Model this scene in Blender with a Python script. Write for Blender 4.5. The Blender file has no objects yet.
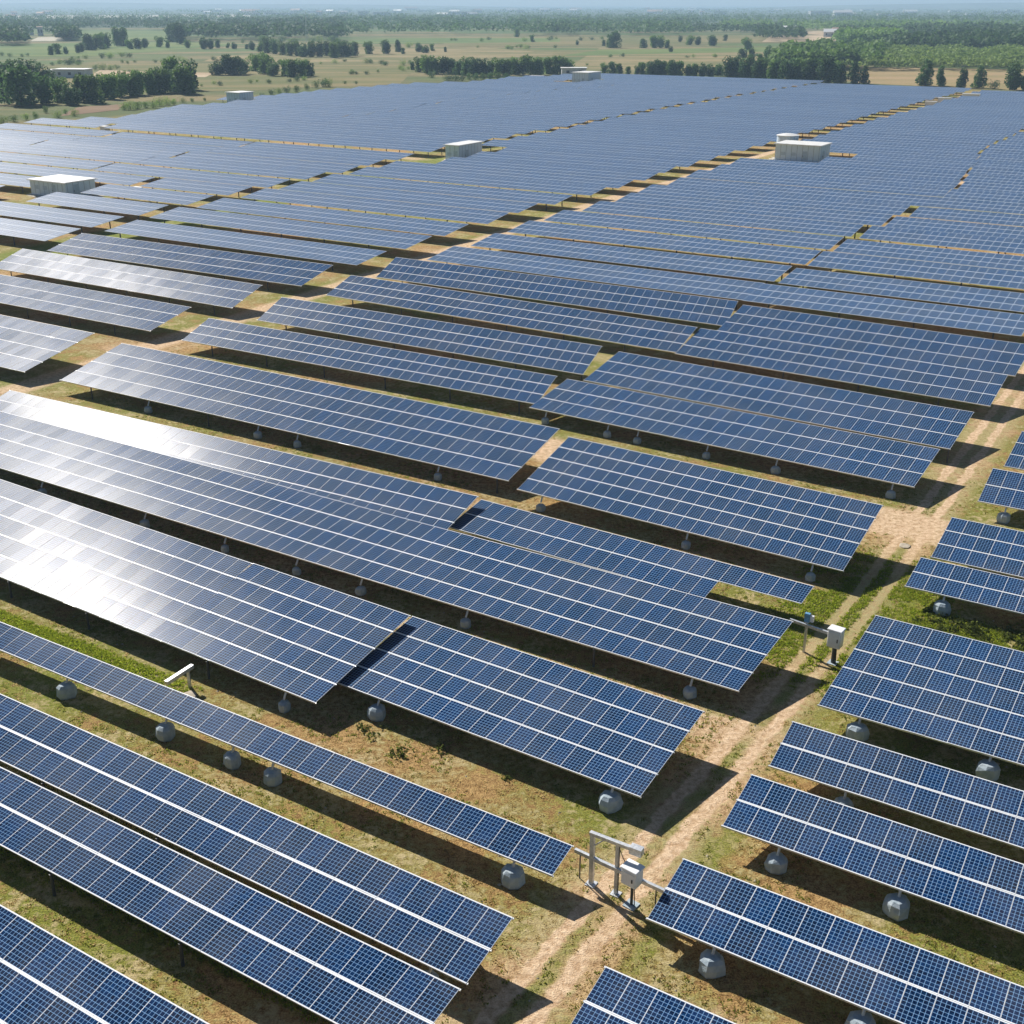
import bpy, math, random
import numpy as np
from mathutils import Vector, Matrix
R = math.radians
random.seed(7); RNG = np.random.default_rng(7)
scn = bpy.context.scene
col = scn.collection

# ------------------------------------------------------------------ camera, sky, sun, exposure
CAMH, PITCH, FPX = 32.0, R(23.5), 1175.0
cd = bpy.data.cameras.new('camera'); cam = bpy.data.objects.new('camera', cd); col.objects.link(cam)
cam.location = (0, 0, CAMH); cam.rotation_euler = (R(90) - PITCH, 0, 0)
cd.sensor_width = 36; cd.lens = 36 * FPX / 1024; cd.shift_y = 3 / 1024
cd.clip_start = 0.5; cd.clip_end = 40000
scn.camera = cam

SUN_EL, SUN_AZ = R(38.5), R(124)          # azimuth measured from +x, counter-clockwise
w = bpy.data.worlds.new('World'); scn.world = w; w.use_nodes = True
wn = w.node_tree.nodes; wn.clear()
sky = wn.new('ShaderNodeTexSky'); sky.sky_type = 'NISHITA'; sky.sun_disc = False
sky.sun_elevation = SUN_EL; sky.sun_rotation = R(90) - SUN_AZ
sky.air_density = 1.0; sky.dust_density = 0.3; sky.ozone_density = 3.0
bg = wn.new('ShaderNodeBackground'); bg.inputs[1].default_value = 0.040
wo = wn.new('ShaderNodeOutputWorld')
w.node_tree.links.new(sky.outputs[0], bg.inputs[0]); w.node_tree.links.new(bg.outputs[0], wo.inputs[0])
sl = bpy.data.lights.new('sun', 'SUN'); sl.energy = 4.6; sl.angle = R(0.53); sl.color = (1.0, 0.94, 0.86)
sun = bpy.data.objects.new('sun', sl); col.objects.link(sun)
sdir = Vector((math.cos(SUN_AZ) * math.cos(SUN_EL), math.sin(SUN_AZ) * math.cos(SUN_EL), math.sin(SUN_EL)))
sun.rotation_euler = sdir.to_track_quat('Z', 'Y').to_euler(); sun.location = (0, 0, 200)
scn.view_settings.view_transform = 'Standard'; scn.view_settings.look = 'None'
scn.view_settings.exposure = 0.6; scn.view_settings.gamma = 1.0
scn.cycles.max_bounces = 6; scn.cycles.volume_bounces = 1; scn.cycles.transparent_max_bounces = 8

# ------------------------------------------------------------------ plan coordinates: u runs along the table rows, v away along the tracks
A0 = R(-31.5)
UD = Vector((math.cos(A0), math.sin(A0), 0)); VD = Vector((-math.sin(A0), math.cos(A0), 0))
def W(u, v, z=0.0): return UD * u + VD * v + Vector((0, 0, z))
CP, SP = math.cos(PITCH), math.sin(PITCH)
def at(px, py, z=0.0):
    dx = (px - 512) / FPX; dy = -(py - 3 - 512) / FPX
    d = Vector((dx, CP + dy * SP, -SP + dy * CP))
    t = (z - CAMH) / d.z
    return Vector((0, 0, CAMH)) + d * t
def proj(p):
    z = p[2] - CAMH; f = p[1] * CP - z * SP; up = p[1] * SP + z * CP
    if f < 1: return (-9999, -9999)
    return (512 + FPX * p[0] / f, 515 - FPX * up / f)

# ------------------------------------------------------------------ object helpers
def tag(o, label=None, cat=None, group=None, kind=None):
    if label: o['label'] = label
    if cat: o['category'] = cat
    if group: o['group'] = group
    if kind: o['kind'] = kind
    return o
def link(name, data, parent=None, loc=None):
    o = bpy.data.objects.new(name, data); col.objects.link(o)
    if parent: o.parent = parent
    if loc is not None: o.location = loc
    return o
def empty(name, loc=(0, 0, 0), rz=0.0):
    o = link(name, None, None, loc); o.rotation_euler = (0, 0, rz); return o
class MB:
    def __init__(s): s.v = []; s.f = []; s.m = []; s.uv = []
    def quad(s, pts, mi=0, uv=None):
        n = len(s.v); s.v += [tuple(p) for p in pts]; s.f.append(tuple(range(n, n + len(pts)))); s.m.append(mi)
        s.uv.append(uv or [(0, 0)] * len(pts))
    def face(s, idx, mi=0): s.f.append(tuple(idx)); s.m.append(mi); s.uv.append([(0, 0)] * len(idx))
    def obox(s, o, a, b, c, mi=0):
        """box from corner o with edge vectors a, b, c"""
        o, a, b, c = Vector(o), Vector(a), Vector(b), Vector(c)
        if a.cross(b).dot(c) < 0: a, b = b, a
        n = len(s.v)
        for k in (0, 1):
            for p in (o, o + a, o + a + b, o + b): s.v.append(tuple(p + c * k))
        for q in ((3, 2, 1, 0), (4, 5, 6, 7), (0, 1, 5, 4), (1, 2, 6, 5), (2, 3, 7, 6), (3, 0, 4, 7)): s.face([n + i for i in q], mi)
        return s
    def box(s, x0, x1, y0, y1, z0, z1, mi=0): return s.obox((x0, y0, z0), (x1 - x0, 0, 0), (0, y1 - y0, 0), (0, 0, z1 - z0), mi)
    def tube(s, p, q, r0, r1=None, n=8, mi=0):
        p, q = Vector(p), Vector(q); r1 = r0 if r1 is None else r1
        d = (q - p).normalized(); x = d.orthogonal().normalized(); y = d.cross(x); b = len(s.v)
        for c, r in ((p, r0), (q, r1)):
            for i in range(n):
                a = 2 * math.pi * i / n; s.v.append(tuple(c + (x * math.cos(a) + y * math.sin(a)) * r))
        for i in range(n): j = (i + 1) % n; s.face((b + i, b + j, b + n + j, b + n + i), mi)
        s.face([b + n - 1 - i for i in range(n)], mi); s.face([b + n + i for i in range(n)], mi); return s
    def lathe(s, prof, c=(0, 0, 0), n=14, jit=0.0, mi=0):
        b = len(s.v); ph = [1 + random.uniform(-jit, jit) for _ in range(n)]
        for (r, z) in prof:
            for i in range(n):
                a = 2 * math.pi * i / n; rr = r * ph[i] * (1 + random.uniform(-jit, jit) * .5)
                s.v.append((c[0] + math.cos(a) * rr, c[1] + math.sin(a) * rr, c[2] + z))
        for k in range(len(prof) - 1):
            for i in range(n): j = (i + 1) % n; s.face((b + k * n + i, b + k * n + j, b + (k + 1) * n + j, b + (k + 1) * n + i), mi)
        s.face([b + n - 1 - i for i in range(n)], mi); t = b + (len(prof) - 1) * n; s.face([t + i for i in range(n)], mi); return s
    def mesh(s, name, mats, smooth=False):
        me = bpy.data.meshes.new(name); me.from_pydata(s.v, [], s.f)
        for m in (mats if isinstance(mats, (list, tuple)) else [mats]): me.materials.append(m)
        me.polygons.foreach_set('material_index', s.m)
        uvl = me.uv_layers.new(name='UVMap'); uvl.data.foreach_set('uv', [c for f in s.uv for p in f for c in p])
        if smooth: me.polygons.foreach_set('use_smooth', [True] * len(s.f))
        me.update(); return me
    def build(s, name, mats, parent=None, loc=None, smooth=False): return link(name, s.mesh(name, mats, smooth), parent, loc)
def np_mesh(name, verts, quads, mat):
    me = bpy.data.meshes.new(name); nv, nf = len(verts), len(quads); k = quads.shape[1]
    me.vertices.add(nv); me.vertices.foreach_set('co', verts.astype(np.float32).ravel())
    me.loops.add(nf * k); me.loops.foreach_set('vertex_index', quads.astype(np.int32).ravel())
    me.polygons.add(nf); me.polygons.foreach_set('loop_start', np.arange(0, nf * k, k, dtype=np.int32))
    me.materials.append(mat); me.update(calc_edges=True); return me

# ------------------------------------------------------------------ node helpers
class NT:
    def __init__(s, name):
        s.m = bpy.data.materials.new(name); s.m.use_nodes = True; s.t = s.m.node_tree; s.t.nodes.clear()
        s.out = s.t.nodes.new('ShaderNodeOutputMaterial'); s.b = s.t.nodes.new('ShaderNodeBsdfPrincipled')
        s.t.links.new(s.b.outputs[0], s.out.inputs[0])
    def n(s, ty, **k):
        x = s.t.nodes.new(ty)
        for a, b in k.items(): setattr(x, a, b)
        return x
    def put(s, sock, v):
        if isinstance(v, bpy.types.NodeSocket): s.t.links.new(v, sock)
        else: sock.default_value = v
    def math(s, op, a, b=None, c=None, clamp=False):
        x = s.n('ShaderNodeMath', operation=op, use_clamp=clamp); s.put(x.inputs[0], a)
        if b is not None: s.put(x.inputs[1], b)
        if c is not None: s.put(x.inputs[2], c)
        return x.outputs[0]
    def add(s, a, b): return s.math('ADD', a, b)
    def sub(s, a, b): return s.math('SUBTRACT', a, b)
    def mul(s, a, b): return s.math('MULTIPLY', a, b)
    def mx(s, a, b): return s.math('MAXIMUM', a, b)
    def ramp(s, v, lo, hi, a=0.0, b=1.0):
        x = s.n('ShaderNodeMapRange', interpolation_type='SMOOTHSTEP'); s.put(x.inputs[0], v)
        for i, q in enumerate((lo, hi, a, b)): s.put(x.inputs[i + 1], q)
        return x.outputs[0]
    def noise(s, vec, scale, detail=3, rough=.55, dist=0):
        x = s.n('ShaderNodeTexNoise'); 
        if vec is not None: s.put(x.inputs['Vector'], vec)
        x.inputs['Scale'].default_value = scale; x.inputs['Detail'].default_value = detail
        x.inputs['Roughness'].default_value = rough; x.inputs['Distortion'].default_value = dist
        return x.outputs[0]
    def mix(s, f, a, b, mode='MIX'):
        x = s.n('ShaderNodeMix', data_type='RGBA', blend_type=mode); s.put(x.inputs[0], f)
        for i, q in ((6, a), (7, b)):
            s.put(x.inputs[i], (*q, 1) if isinstance(q, tuple) and len(q) == 3 else q)
        return x.outputs[2]
    def xyz(s, x, y, z=0.0):
        c = s.n('ShaderNodeCombineXYZ'); s.put(c.inputs[0], x); s.put(c.inputs[1], y); s.put(c.inputs[2], z); return c.outputs[0]
    def set(s, **k):
        nm = {'base': 'Base Color', 'rough': 'Roughness', 'metal': 'Metallic', 'spec': 'Specular IOR Level', 'normal': 'Normal', 'coat': 'Coat Weight', 'coatr': 'Coat Roughness', 'ior': 'IOR'}
        for a, v in k.items():
            if isinstance(v, tuple) and len(v) == 3: v = (*v, 1)
            s.put(s.b.inputs[nm[a]], v)
        return s
    def bump(s, h, strength, dist):
        b = s.n('ShaderNodeBump'); b.inputs['Strength'].default_value = strength; b.inputs['Distance'].default_value = dist
        s.put(b.inputs['Height'], h); s.put(s.b.inputs['Normal'], b.outputs[0])
    def obj(s): return s.n('ShaderNodeTexCoord').outputs['Object']
    def pos(s): return s.n('ShaderNodeNewGeometry').outputs['Position']

def mat_simple(name, c, rough=.6, metal=0., var=.15, scale=6.):
    t = NT(name); nz = t.noise(t.obj(), scale, 4); k = t.ramp(nz, .3, .7, 1 - var, 1 + var)
    t.set(base=t.mix(1.0, c, t.xyz(k, k, k), 'MULTIPLY'), rough=rough, metal=metal); return t.m
def mat_steel():
    t = NT('galvanised_steel'); nz = t.noise(t.obj(), 9, 3)
    t.set(base=t.mix(t.ramp(nz, .35, .65), (.50, .53, .56), (.68, .70, .72)), rough=.42, metal=.55); return t.m
def mat_concrete():
    t = NT('weathered_concrete'); p = t.obj(); nz = t.noise(p, 3, 5); n2 = t.noise(p, 22, 3)
    t.set(base=t.mix(t.ramp(nz, .3, .7), (.29, .37, .43), (.44, .51, .56)), rough=.9); t.bump(n2, .6, .03); return t.m
def mat_frame():
    t = NT('anodised_frame'); t.set(base=(.82, .84, .86), rough=.6, metal=0.0, spec=.3); return t.m
FU, FV = 0.020, 0.055                     # visible frame widths in metres
def mat_cells(name, seams):
    """dark blue cells on a pale back sheet under glass; with seams=True the module frames of a whole table are part of the pattern"""
    t = NT(name); uvn = t.n('ShaderNodeUVMap'); sp = t.n('ShaderNodeSeparateXYZ'); t.put(sp.inputs[0], uvn.outputs[0])
    U, V = sp.outputs[0], sp.outputs[1]
    oi = t.n('ShaderNodeObjectInfo').outputs['Random']
    mu, mv = t.math('FLOOR', U), t.math('FLOOR', V)
    fu, fv = t.math('FRACT', U), t.math('FRACT', V)
    cu, cv = t.mul(fu, 6.0), t.mul(fv, 9.0)
    hu = t.math('ABSOLUTE', t.sub(t.math('FRACT', cu), .5)); hv = t.math('ABSOLUTE', t.sub(t.math('FRACT', cv), .5))
    line = t.mx(t.ramp(hu, .42, .465), t.ramp(hv, .42, .465))
    dia = t.ramp(t.add(hu, hv), .80, .86)                       # clipped cell corners
    line = t.mx(line, dia)
    seed = t.xyz(t.add(t.math('FLOOR', cu), t.mul(mu, 7.0)), t.add(t.math('FLOOR', cv), t.mul(mv, 11.0)), t.mul(oi, 97.0))
    wn_ = t.n('ShaderNodeTexWhiteNoise'); t.put(wn_.inputs['Vector'], seed)
    mseed = t.xyz(mu, mv, t.mul(oi, 53.0)); wm = t.n('ShaderNodeTexWhiteNoise'); t.put(wm.inputs['Vector'], mseed)
    nz = t.noise(t.xyz(t.mul(cu, 1.0), t.mul(cv, 1.0), t.mul(oi, 40.0)), 1.7, 3, .7)
    cell = t.mix(wn_.outputs[0], (.0004, .0052, .025), (.0010, .017, .072))
    cell = t.mix(t.ramp(nz, .42, .70), cell, (.0035, .036, .115))
    k = t.ramp(wm.outputs[0], 0, 1, .75, 1.25); cell = t.mix(1.0, cell, t.xyz(k, k, k), 'MULTIPLY')
    bus = t.math('FRACT', t.mul(cu, 3.0)); busm = t.mul(t.ramp(t.math('ABSOLUTE', t.sub(bus, .5)), .44, .5), .05)
    c = t.mix(busm, cell, (.12, .20, .36))
    c = t.mix(t.mul(line, .80), c, (.20, .37, .62))
    rough = .16
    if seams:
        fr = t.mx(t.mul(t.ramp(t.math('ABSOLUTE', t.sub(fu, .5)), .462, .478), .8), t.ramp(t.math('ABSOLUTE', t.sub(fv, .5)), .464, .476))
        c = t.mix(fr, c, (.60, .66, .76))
        c = t.mix(.11, c, (.24, .38, .58))  # even pale blue veil: sky reflection and haze painted into the far panels
    # every module sits at a slightly different angle, and dust dulls the glass in patches
    g = t.n('ShaderNodeNewGeometry'); vm = t.n('ShaderNodeVectorMath', operation='SUBTRACT'); t.put(vm.inputs[0], wm.outputs[1]); vm.inputs[1].default_value = (.5, .5, .5)
    sc = t.n('ShaderNodeVectorMath', operation='SCALE'); t.put(sc.inputs[0], vm.outputs[0]); sc.inputs[3].default_value = .006 if seams else .012
    ad = t.n('ShaderNodeVectorMath', operation='ADD'); t.put(ad.inputs[0], g.outputs['Normal']); t.put(ad.inputs[1], sc.outputs[0])
    nn = t.n('ShaderNodeVectorMath', operation='NORMALIZE'); t.put(nn.inputs[0], ad.outputs[0])
    dust = t.noise(t.pos(), .35, 4)
    c = t.mix(t.ramp(dust, .35, .75, .0, .07), c, (.42, .38, .32))
    t.set(base=c, rough=.30, spec=.19, normal=nn.outputs[0]) if seams else t.set(base=c, rough=t.ramp(dust, .3, .7, .235, .26), spec=.024, normal=nn.outputs[0])
    return t.m
M = dict(steel=mat_steel(), concrete=mat_concrete(), frame=mat_frame(), cells=mat_cells('solar_cells', False), cells_far=mat_cells('solar_cells_table', True),
         white=mat_simple('white_enamel', (.78, .79, .80), .4, 0, .04), back=mat_simple('back_sheet', (.55, .57, .6), .6),
         dark=mat_simple('dark_metal', (.05, .055, .06), .5), cable=mat_simple('black_cable', (.02, .02, .02), .6))

# ------------------------------------------------------------------ ground
def ground_material():
    t = NT('dry_field_ground'); P = t.pos()
    def dot(v):
        d = t.n('ShaderNodeVectorMath', operation='DOT_PRODUCT'); t.put(d.inputs[0], P); d.inputs[1].default_value = v; return d.outputs['Value']
    u, v = dot(UD), dot(VD)
    big, mid, fine = t.noise(P, .07, 4), t.noise(P, .45, 5, .6), t.noise(P, 3.2, 6, .7)
    grit = t.noise(P, 14, 4, .7)
    wob = t.mul(t.sub(t.noise(P, .35, 3), .5), 1.2); wob2 = t.mul(t.sub(t.noise(P, 1.6, 3), .5), .9)
    uw, vw = t.add(u, t.add(t.mul(wob, .5), t.mul(wob2, .6))), t.add(v, t.add(wob, wob2))
    # the service track east of the tables, with two wheel ruts
    r1 = t.add(t.math('MINIMUM', t.mul(t.sub(v, 26.), .040), 1.5), -15.1)
    d1 = t.math('ABSOLUTE', t.sub(uw, r1)); d2 = t.math('ABSOLUTE', t.sub(uw, t.sub(r1, 1.35)))
    rut = t.ramp(t.math('MINIMUM', d1, d2), .50, .22)
    track = t.ramp(t.math('ABSOLUTE', t.sub(uw, t.sub(r1, .7))), 2.6, 1.2)
    def band(vc, hw, u0, u1, amt=1.0):
        m = t.ramp(t.math('ABSOLUTE', t.sub(vw, vc)), hw + .8, hw - .3)
        m = t.mul(m, t.ramp(u, u0 - 1.5, u0 + 1.5)); return t.mul(t.mul(m, t.ramp(u, u1 + 1.5, u1 - 1.5)), amt)
    def colband(uc0, k, hw, v0, v1, amt=1.0):
        m = t.ramp(t.math('ABSOLUTE', t.sub(uw, t.add(t.mul(t.sub(v, v0), k), uc0))), hw + .8, hw - .6)
        m = t.mul(m, t.ramp(v, v0 - 3, v0 + 3)); return t.mul(t.mul(m, t.ramp(v, v1 + 3, v1 - 3)), amt)
    soil = t.mul(track, .45)
    for b in ((75.2, 2.2, -60, -8, .95), (46.2, .9, -60, -14.5, .8), (46.0, 1.2, -18, -13.0, .8), (62.6, .7, -90, -17, .55), (34.9, .35, -12, 10, .6), (28.8, .5, -12, 12, .8), (24.0, .8, -60, -16, .7),
              (78.5, 1.2, -96, -88, .7), (247, 2.5, -100, -20, .8), (223.2, 1.5, -300, -158, .7), (100.5, 1.2, -92, -40, .4)):
        soil = t.mx(soil, band(*b))
    for b in ((-91.5, -.045, 1.6, 60, 200, .9), (-97.5, -.01, 1.2, 200, 520, .95), (-16.6, .0, 1.0, 22, 36, .5)):
        soil = t.mx(soil, colband(*b))
    soil = t.mul(soil, t.ramp(fine, .25, .5, .55, 1.0))
    patch = t.ramp(t.add(t.mul(mid, .6), t.mul(fine, .4)), .47, .60)
    soil = t.mx(soil, t.mul(patch, .50)); soil = t.mx(soil, t.mul(rut, t.ramp(mid, .25, .5, .6, 1.0)))
    dry = t.mix(t.ramp(t.add(t.mul(fine, .5), t.mul(grit, .5)), .38, .62), (.165, .092, .03), (.60, .395, .17))
    green = t.mix(t.ramp(grit, .35, .65), (.08, .115, .012), (.27, .31, .04))
    gm = t.ramp(t.add(t.mul(big, .40), t.add(t.mul(mid, .35), t.mul(fine, .30))), .472, .565)
    lush = t.mul(t.mul(t.ramp(t.math('ABSOLUTE', t.sub(vw, 61.)), 13, 3), t.ramp(t.math('ABSOLUTE', t.sub(uw, -14.)), 4.8, 1.8)), t.ramp(fine, .3, .55, .45, 1.0))
    lush = t.mx(lush, t.mul(t.mul(t.ramp(t.math('ABSOLUTE', t.sub(vw, 34.9)), 1.4, .5), t.ramp(u, -38, -44)), .9))
    lush = t.mx(lush, t.mul(t.mul(t.ramp(t.math('ABSOLUTE', t.sub(vw, 46.6)), 1.2, .4), t.ramp(u, -60, -70)), .6))
    lush = t.mx(lush, t.mul(t.mul(t.ramp(t.math('ABSOLUTE', t.sub(vw, 22.6)), .7, .3), t.ramp(u, -18, -22)), .7))
    lush = t.mx(lush, t.mul(t.mul(t.ramp(t.math('ABSOLUTE', t.sub(u, t.add(t.mul(t.sub(v, 100.), -.11), -142.))), 7, 4), t.ramp(v, 95, 100)), t.ramp(v, 235, 225)))  # left lane: grass, its green also painted in to stand for the lane's shade
    lush = t.mx(lush, t.mul(t.ramp(t.math('ABSOLUTE', t.sub(vw, 61.5)), 1.2, .3), t.mul(t.ramp(u, -38, -44), .6)))
    mids = t.mul(t.ramp(t.math('ABSOLUTE', t.sub(uw, t.sub(r1, .68))), .42, .12), t.ramp(mid, .35, .6, .35, 1.0))
    verge = t.mul(t.ramp(t.math('ABSOLUTE', t.sub(uw, t.add(r1, 1.5))), 1.1, .3), t.ramp(mid, .38, .58, .1, .9))
    lush = t.mx(lush, t.mul(t.mx(mids, verge), t.ramp(v, 74, 70)))
    gm = t.mx(t.mul(gm, .9), lush)
    c = t.mix(gm, dry, green)
    earth = t.mix(t.ramp(t.add(t.mul(fine, .6), t.mul(grit, .4)), .36, .64), (.46, .295, .165), (.86, .66, .45))
    earth = t.mix(t.ramp(grit, .55, .75, 0, .5), earth, (.24, .15, .08))
    c = t.mix(t.mul(soil, t.sub(1.0, t.mul(lush, .55))), c, earth)
    # open country beyond the fence line
    vv = t.add(v, 0.0)
    sp = t.n('ShaderNodeSeparateXYZ'); t.put(sp.inputs[0], P)
    st = t.noise(t.xyz(t.mul(sp.outputs[0], .25), sp.outputs[1], 0.0), .02, 5, .6)
    land = t.mix(t.ramp(st, .40, .60), (.09, .12, .035), (.22, .18, .08))
    land = t.mix(t.ramp(t.noise(P, .004, 4), .48, .56), land, (.09, .14, .035))
    land = t.mix(t.ramp(t.noise(P, .09, 5, .7), .52, .68, 0, .6), land, (.07, .085, .03))
    out = t.mx(t.ramp(v, 515, 540), t.ramp(u, -292, -312))
    c = t.mix(out, c, land)
    t.set(base=c, rough=.95, spec=.15)
    t.bump(t.add(t.mul(fine, .6), t.mul(grit, .4)), .8, .22)
    return t.m
M['ground'] = ground_material()
g = MB(); g.quad([(-16000, -300, 0), (16000, -300, 0), (16000, 22000, 0), (-16000, 22000, 0)])
tag(g.build('ground', M['ground']), 'dry grass and bare earth ground between the solar tables', 'ground', kind='structure')
def strip(name, label, pts, hw, z=.004, wob=.35, cat='track'):
    """a ribbon with ragged edges along plan points (u, v)"""
    m = MB(); L = []; 
    for (a, b) in zip(pts[:-1], pts[1:]):
        n = max(2, int(math.dist(a, b) / 1.5))
        for i in range(n): L.append((a[0] + (b[0] - a[0]) * i / n, a[1] + (b[1] - a[1]) * i / n, math.atan2(b[1] - a[1], b[0] - a[0])))
    L.append((*pts[-1], L[-1][2])); prev = None
    for (u, v, an) in L:
        nx, ny = -math.sin(an), math.cos(an); a_, b_ = hw + random.uniform(-wob, wob), hw + random.uniform(-wob, wob)
        cur = (W(u + nx * a_, v + ny * a_, z), W(u - nx * b_, v - ny * b_, z))
        if prev: m.quad([prev[1], cur[1], cur[0], prev[0]])
        prev = cur
    return tag(m.build(name, M['ground']), label, cat, kind='structure')
strip('dirt_track', 'rutted dirt track between the near tables and the right hand tables', [(-16.2, 8), (-15.6, 30), (-14.8, 50), (-14.2, 66), (-14.2, 130)], 1.9)
strip('dirt_track', 'bare dirt cross track running between two rows of tables', [(-62, 75.2), (-17, 75.2)], 1.8, z=.008)
strip('dirt_track', 'pale dirt track winding between the far stepped table ends', [(-91.5, 62), (-93.5, 110), (-96, 180), (-97.6, 240), (-99, 400), (-98, 510)], 2.0, z=.004)
strip('dirt_track', 'dirt track left of the far stepped tables', [(-140, 100), (-147, 140), (-153, 190), (-159, 224)], 2.0, z=.008)

# ------------------------------------------------------------------ solar tables, surveyed corner by corner
# key, anchored end, far corner, near corner, row bearing, module width, columns, module rows, footing positions along the row
TABLES=[
('B','R',(-1.73,29.62,1.93),(-3.41,27.37,1.15),-31.50,1.000,28,2,[]),
('C','R',(0.04,32.90,1.97),(-1.58,30.57,1.15),-31.50,1.000,33,2,[-1.6]),
('D','R',(2.40,37.28,1.60),(1.54,36.02,1.15),-31.50,1.000,36,1,[-28.1, -21.1, -16.8, -14.4, -1.8]),
('E2','R',(-5.39,54.85,2.38),(-9.48,48.26,1.15),-33.51,1.038,11,5,[-2.1]),
('E1','R',(-15.02,61.15,2.39),(-18.59,54.26,1.15),-33.50,1.000,24,5,[]),
('F','R',(8.89,46.27,1.99),(5.43,40.95,1.15),-32.99,0.995,17,4,[-14.3, -1.4]),
('G1','R',(-2.24,71.49,2.28),(-4.49,67.62,1.15),-30.15,1.099,42,3,[]),
('G3','R',(17.13,59.50,1.74),(15.03,56.34,1.15),-33.60,1.000,23,2,[]),
('G2','R',(14.75,54.33,2.31),(11.07,49.33,1.15),-32.04,1.000,75,4,[-2.5, -23.6, -28.6, -34.6, -41.9, -52.4, -16.1]),
('I1','L',(6.67,36.48,1.63),(4.96,33.70,1.15),-31.50,1.000,18,2,[2.6, 8.0]),
('I2','L',(3.24,30.90,1.64),(1.63,28.27,1.15),-31.50,1.000,10,2,[1.3]),
('J1','L',(10.30,41.81,1.70),(8.60,39.03,1.15),-31.50,1.000,15,2,[2.4, 7.2]),
('K1','L',(12.90,45.68,1.83),(11.35,43.16,1.15),-31.50,1.000,14,2,[3.4]),
('L1','L',(19.53,55.68,1.94),(14.69,48.08,1.15),-31.50,1.000,12,5,[2.0, 7.9]),
('M1a','L',(28.14,68.85,1.92),(25.49,64.54,1.15),-31.50,1.000,10,3,[]),
('M1b','L',(24.52,63.59,1.60),(22.72,60.66,1.15),-31.50,1.000,12,2,[2.2]),
('N1','L',(33.75,76.92,2.15),(31.55,73.33,1.15),-31.50,1.000,9,2,[1.8]),
('N2','L',(39.20,85.39,1.91),(35.83,79.90,1.15),-31.50,1.000,8,3,[]),
('H','R',(23.44,68.32,2.98),(19.64,62.62,1.15),-33.60,1.006,23,5,[-1.9, -21.2, -10.2]),
('P','L',(-36.61,107.59,2.82),(-40.45,101.25,1.15),-31.11,1.091,43,4,[40.9, 27.5, 23.4, 11.0]),
('Ql','L',(-31.21,119.08,2.35),(-33.05,114.90,1.15),-30.37,1.100,37,3,[]),
('Qu','L',(-25.15,127.33,2.63),(-27.15,123.03,1.15),-30.88,1.087,36,3,[]),
('Rl','L',(-19.03,138.70,2.63),(-21.51,134.75,1.15),-33.13,1.089,41,3,[]),
('Ru','L',(-14.70,149.57,2.61),(-16.76,144.52,1.15),-31.61,1.093,42,3,[]),
('Tl','R',(31.37,80.91,2.09),(28.00,75.84,1.15),-33.60,1.099,29,3,[-30.3, -24.4, -21.7, -15.7, -10.1, -1.5]),
('Tu','R',(36.70,88.85,2.29),(33.12,83.47,1.15),-33.60,1.106,29,3,[]),
('Sl','R',(43.09,98.47,2.45),(40.01,93.83,1.15),-33.60,1.081,27,3,[]),
('Su','R',(49.05,107.82,2.57),(45.50,102.48,1.15),-33.60,1.083,27,3,[]),
('U1','R',(-40.27,110.81,2.94),(-44.62,103.74,1.15),-31.50,1.100,20,4,[]),
('U2','R',(-34.16,123.48,2.44),(-37.25,118.43,1.15),-31.50,1.100,34,3,[]),
('U3','R',(-28.48,133.20,2.65),(-30.99,128.41,1.15),-31.50,1.100,38,3,[]),
('U4','R',(-22.04,144.93,2.54),(-25.18,139.48,1.15),-29.93,1.105,40,3,[]),
]
GN = 'near solar tables left of the rutted track'; GR = 'solar tables right of the rutted track'; GM = 'solar tables in the middle distance'; GL = 'pale sunlit tables on the left'
LBL = {
'A': ('blue solar table in the bottom left corner of the picture', GN),
'B': ('two row table cut by the bottom edge, directly behind the bottom left corner table', GN),
'C': ('two row solar table behind the bottom left pair, parallel to the single row table', GN),
'D': ('single row solar table joined by a steel beam to the portal frame', GN),
'E2': ('dark five row table wedged between the glaring table and the four row table', GN),
'E1': ('five row table bleached white by sun glare, behind the single row table', GN),
'F': ('four row solar table ending at the track in front of the white junction boxes', GN),
'G1': ('long three row table with its left corner in white glare by the track bend', GN),
'G3': ('solar table whose top row juts past its second row near the pole box', GN),
'G2': ('very long four row table running from the left edge to the pole mounted box', GN),
'I1': ('two row solar table held by the beam from the portal frame', GR),
'I2': ('solar table cut off by the bottom edge just right of the rutted track', GR),
'J1': ('two row table right in front of the half hidden two row table', GR),
'K1': ('half hidden two row table between the big five row table and the next one', GR),
'L1': ('big five row solar table right of the pole mounted white box', GR),
'M1a': ('three row table behind the bushes, upper of the right edge pair', GR),
'M1b': ('two row table above the dark bushes, lower of the stepped pair at the right edge', GR),
'N1': ('small piece of solar table at the right edge beside the track junction', GR),
'N2': ('narrow corner of a solar table at the right edge, highest one right of the track', GR),
'H': ('five row solar table in front of the bare cross track, ending above the pole box', GM),
'P': ('long four row table behind the glaring table, left end at the track bend', GM),
'Ql': ('three row table directly behind the long four row table at the track bend', GM),
'Qu': ('second three row table behind the long four row table at the track bend', GM),
'Rl': ('third three row table behind the long four row table, left of the narrow gap', GM),
'Ru': ('fourth three row table behind the long four row table, left of the narrow gap', GM),
'Tl': ('three row table with its near edge along the bare cross track', GM),
'Tu': ('three row table just behind the one that borders the bare cross track', GM),
'Sl': ('three row table right of the gap, third back from the cross track', GM),
'Su': ('three row table right of the gap, fourth back from the cross track', GM),
'U1': ('short pale table piece at the left edge beside the bend of the track', GL),
'U2': ('pale three row table at the left, first behind the short left edge piece', GL),
'U3': ('pale three row table at the left, second behind the short left edge piece', GL),
'U4': ('pale three row table at the left, third behind the short left edge piece', GL),
}
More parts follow.
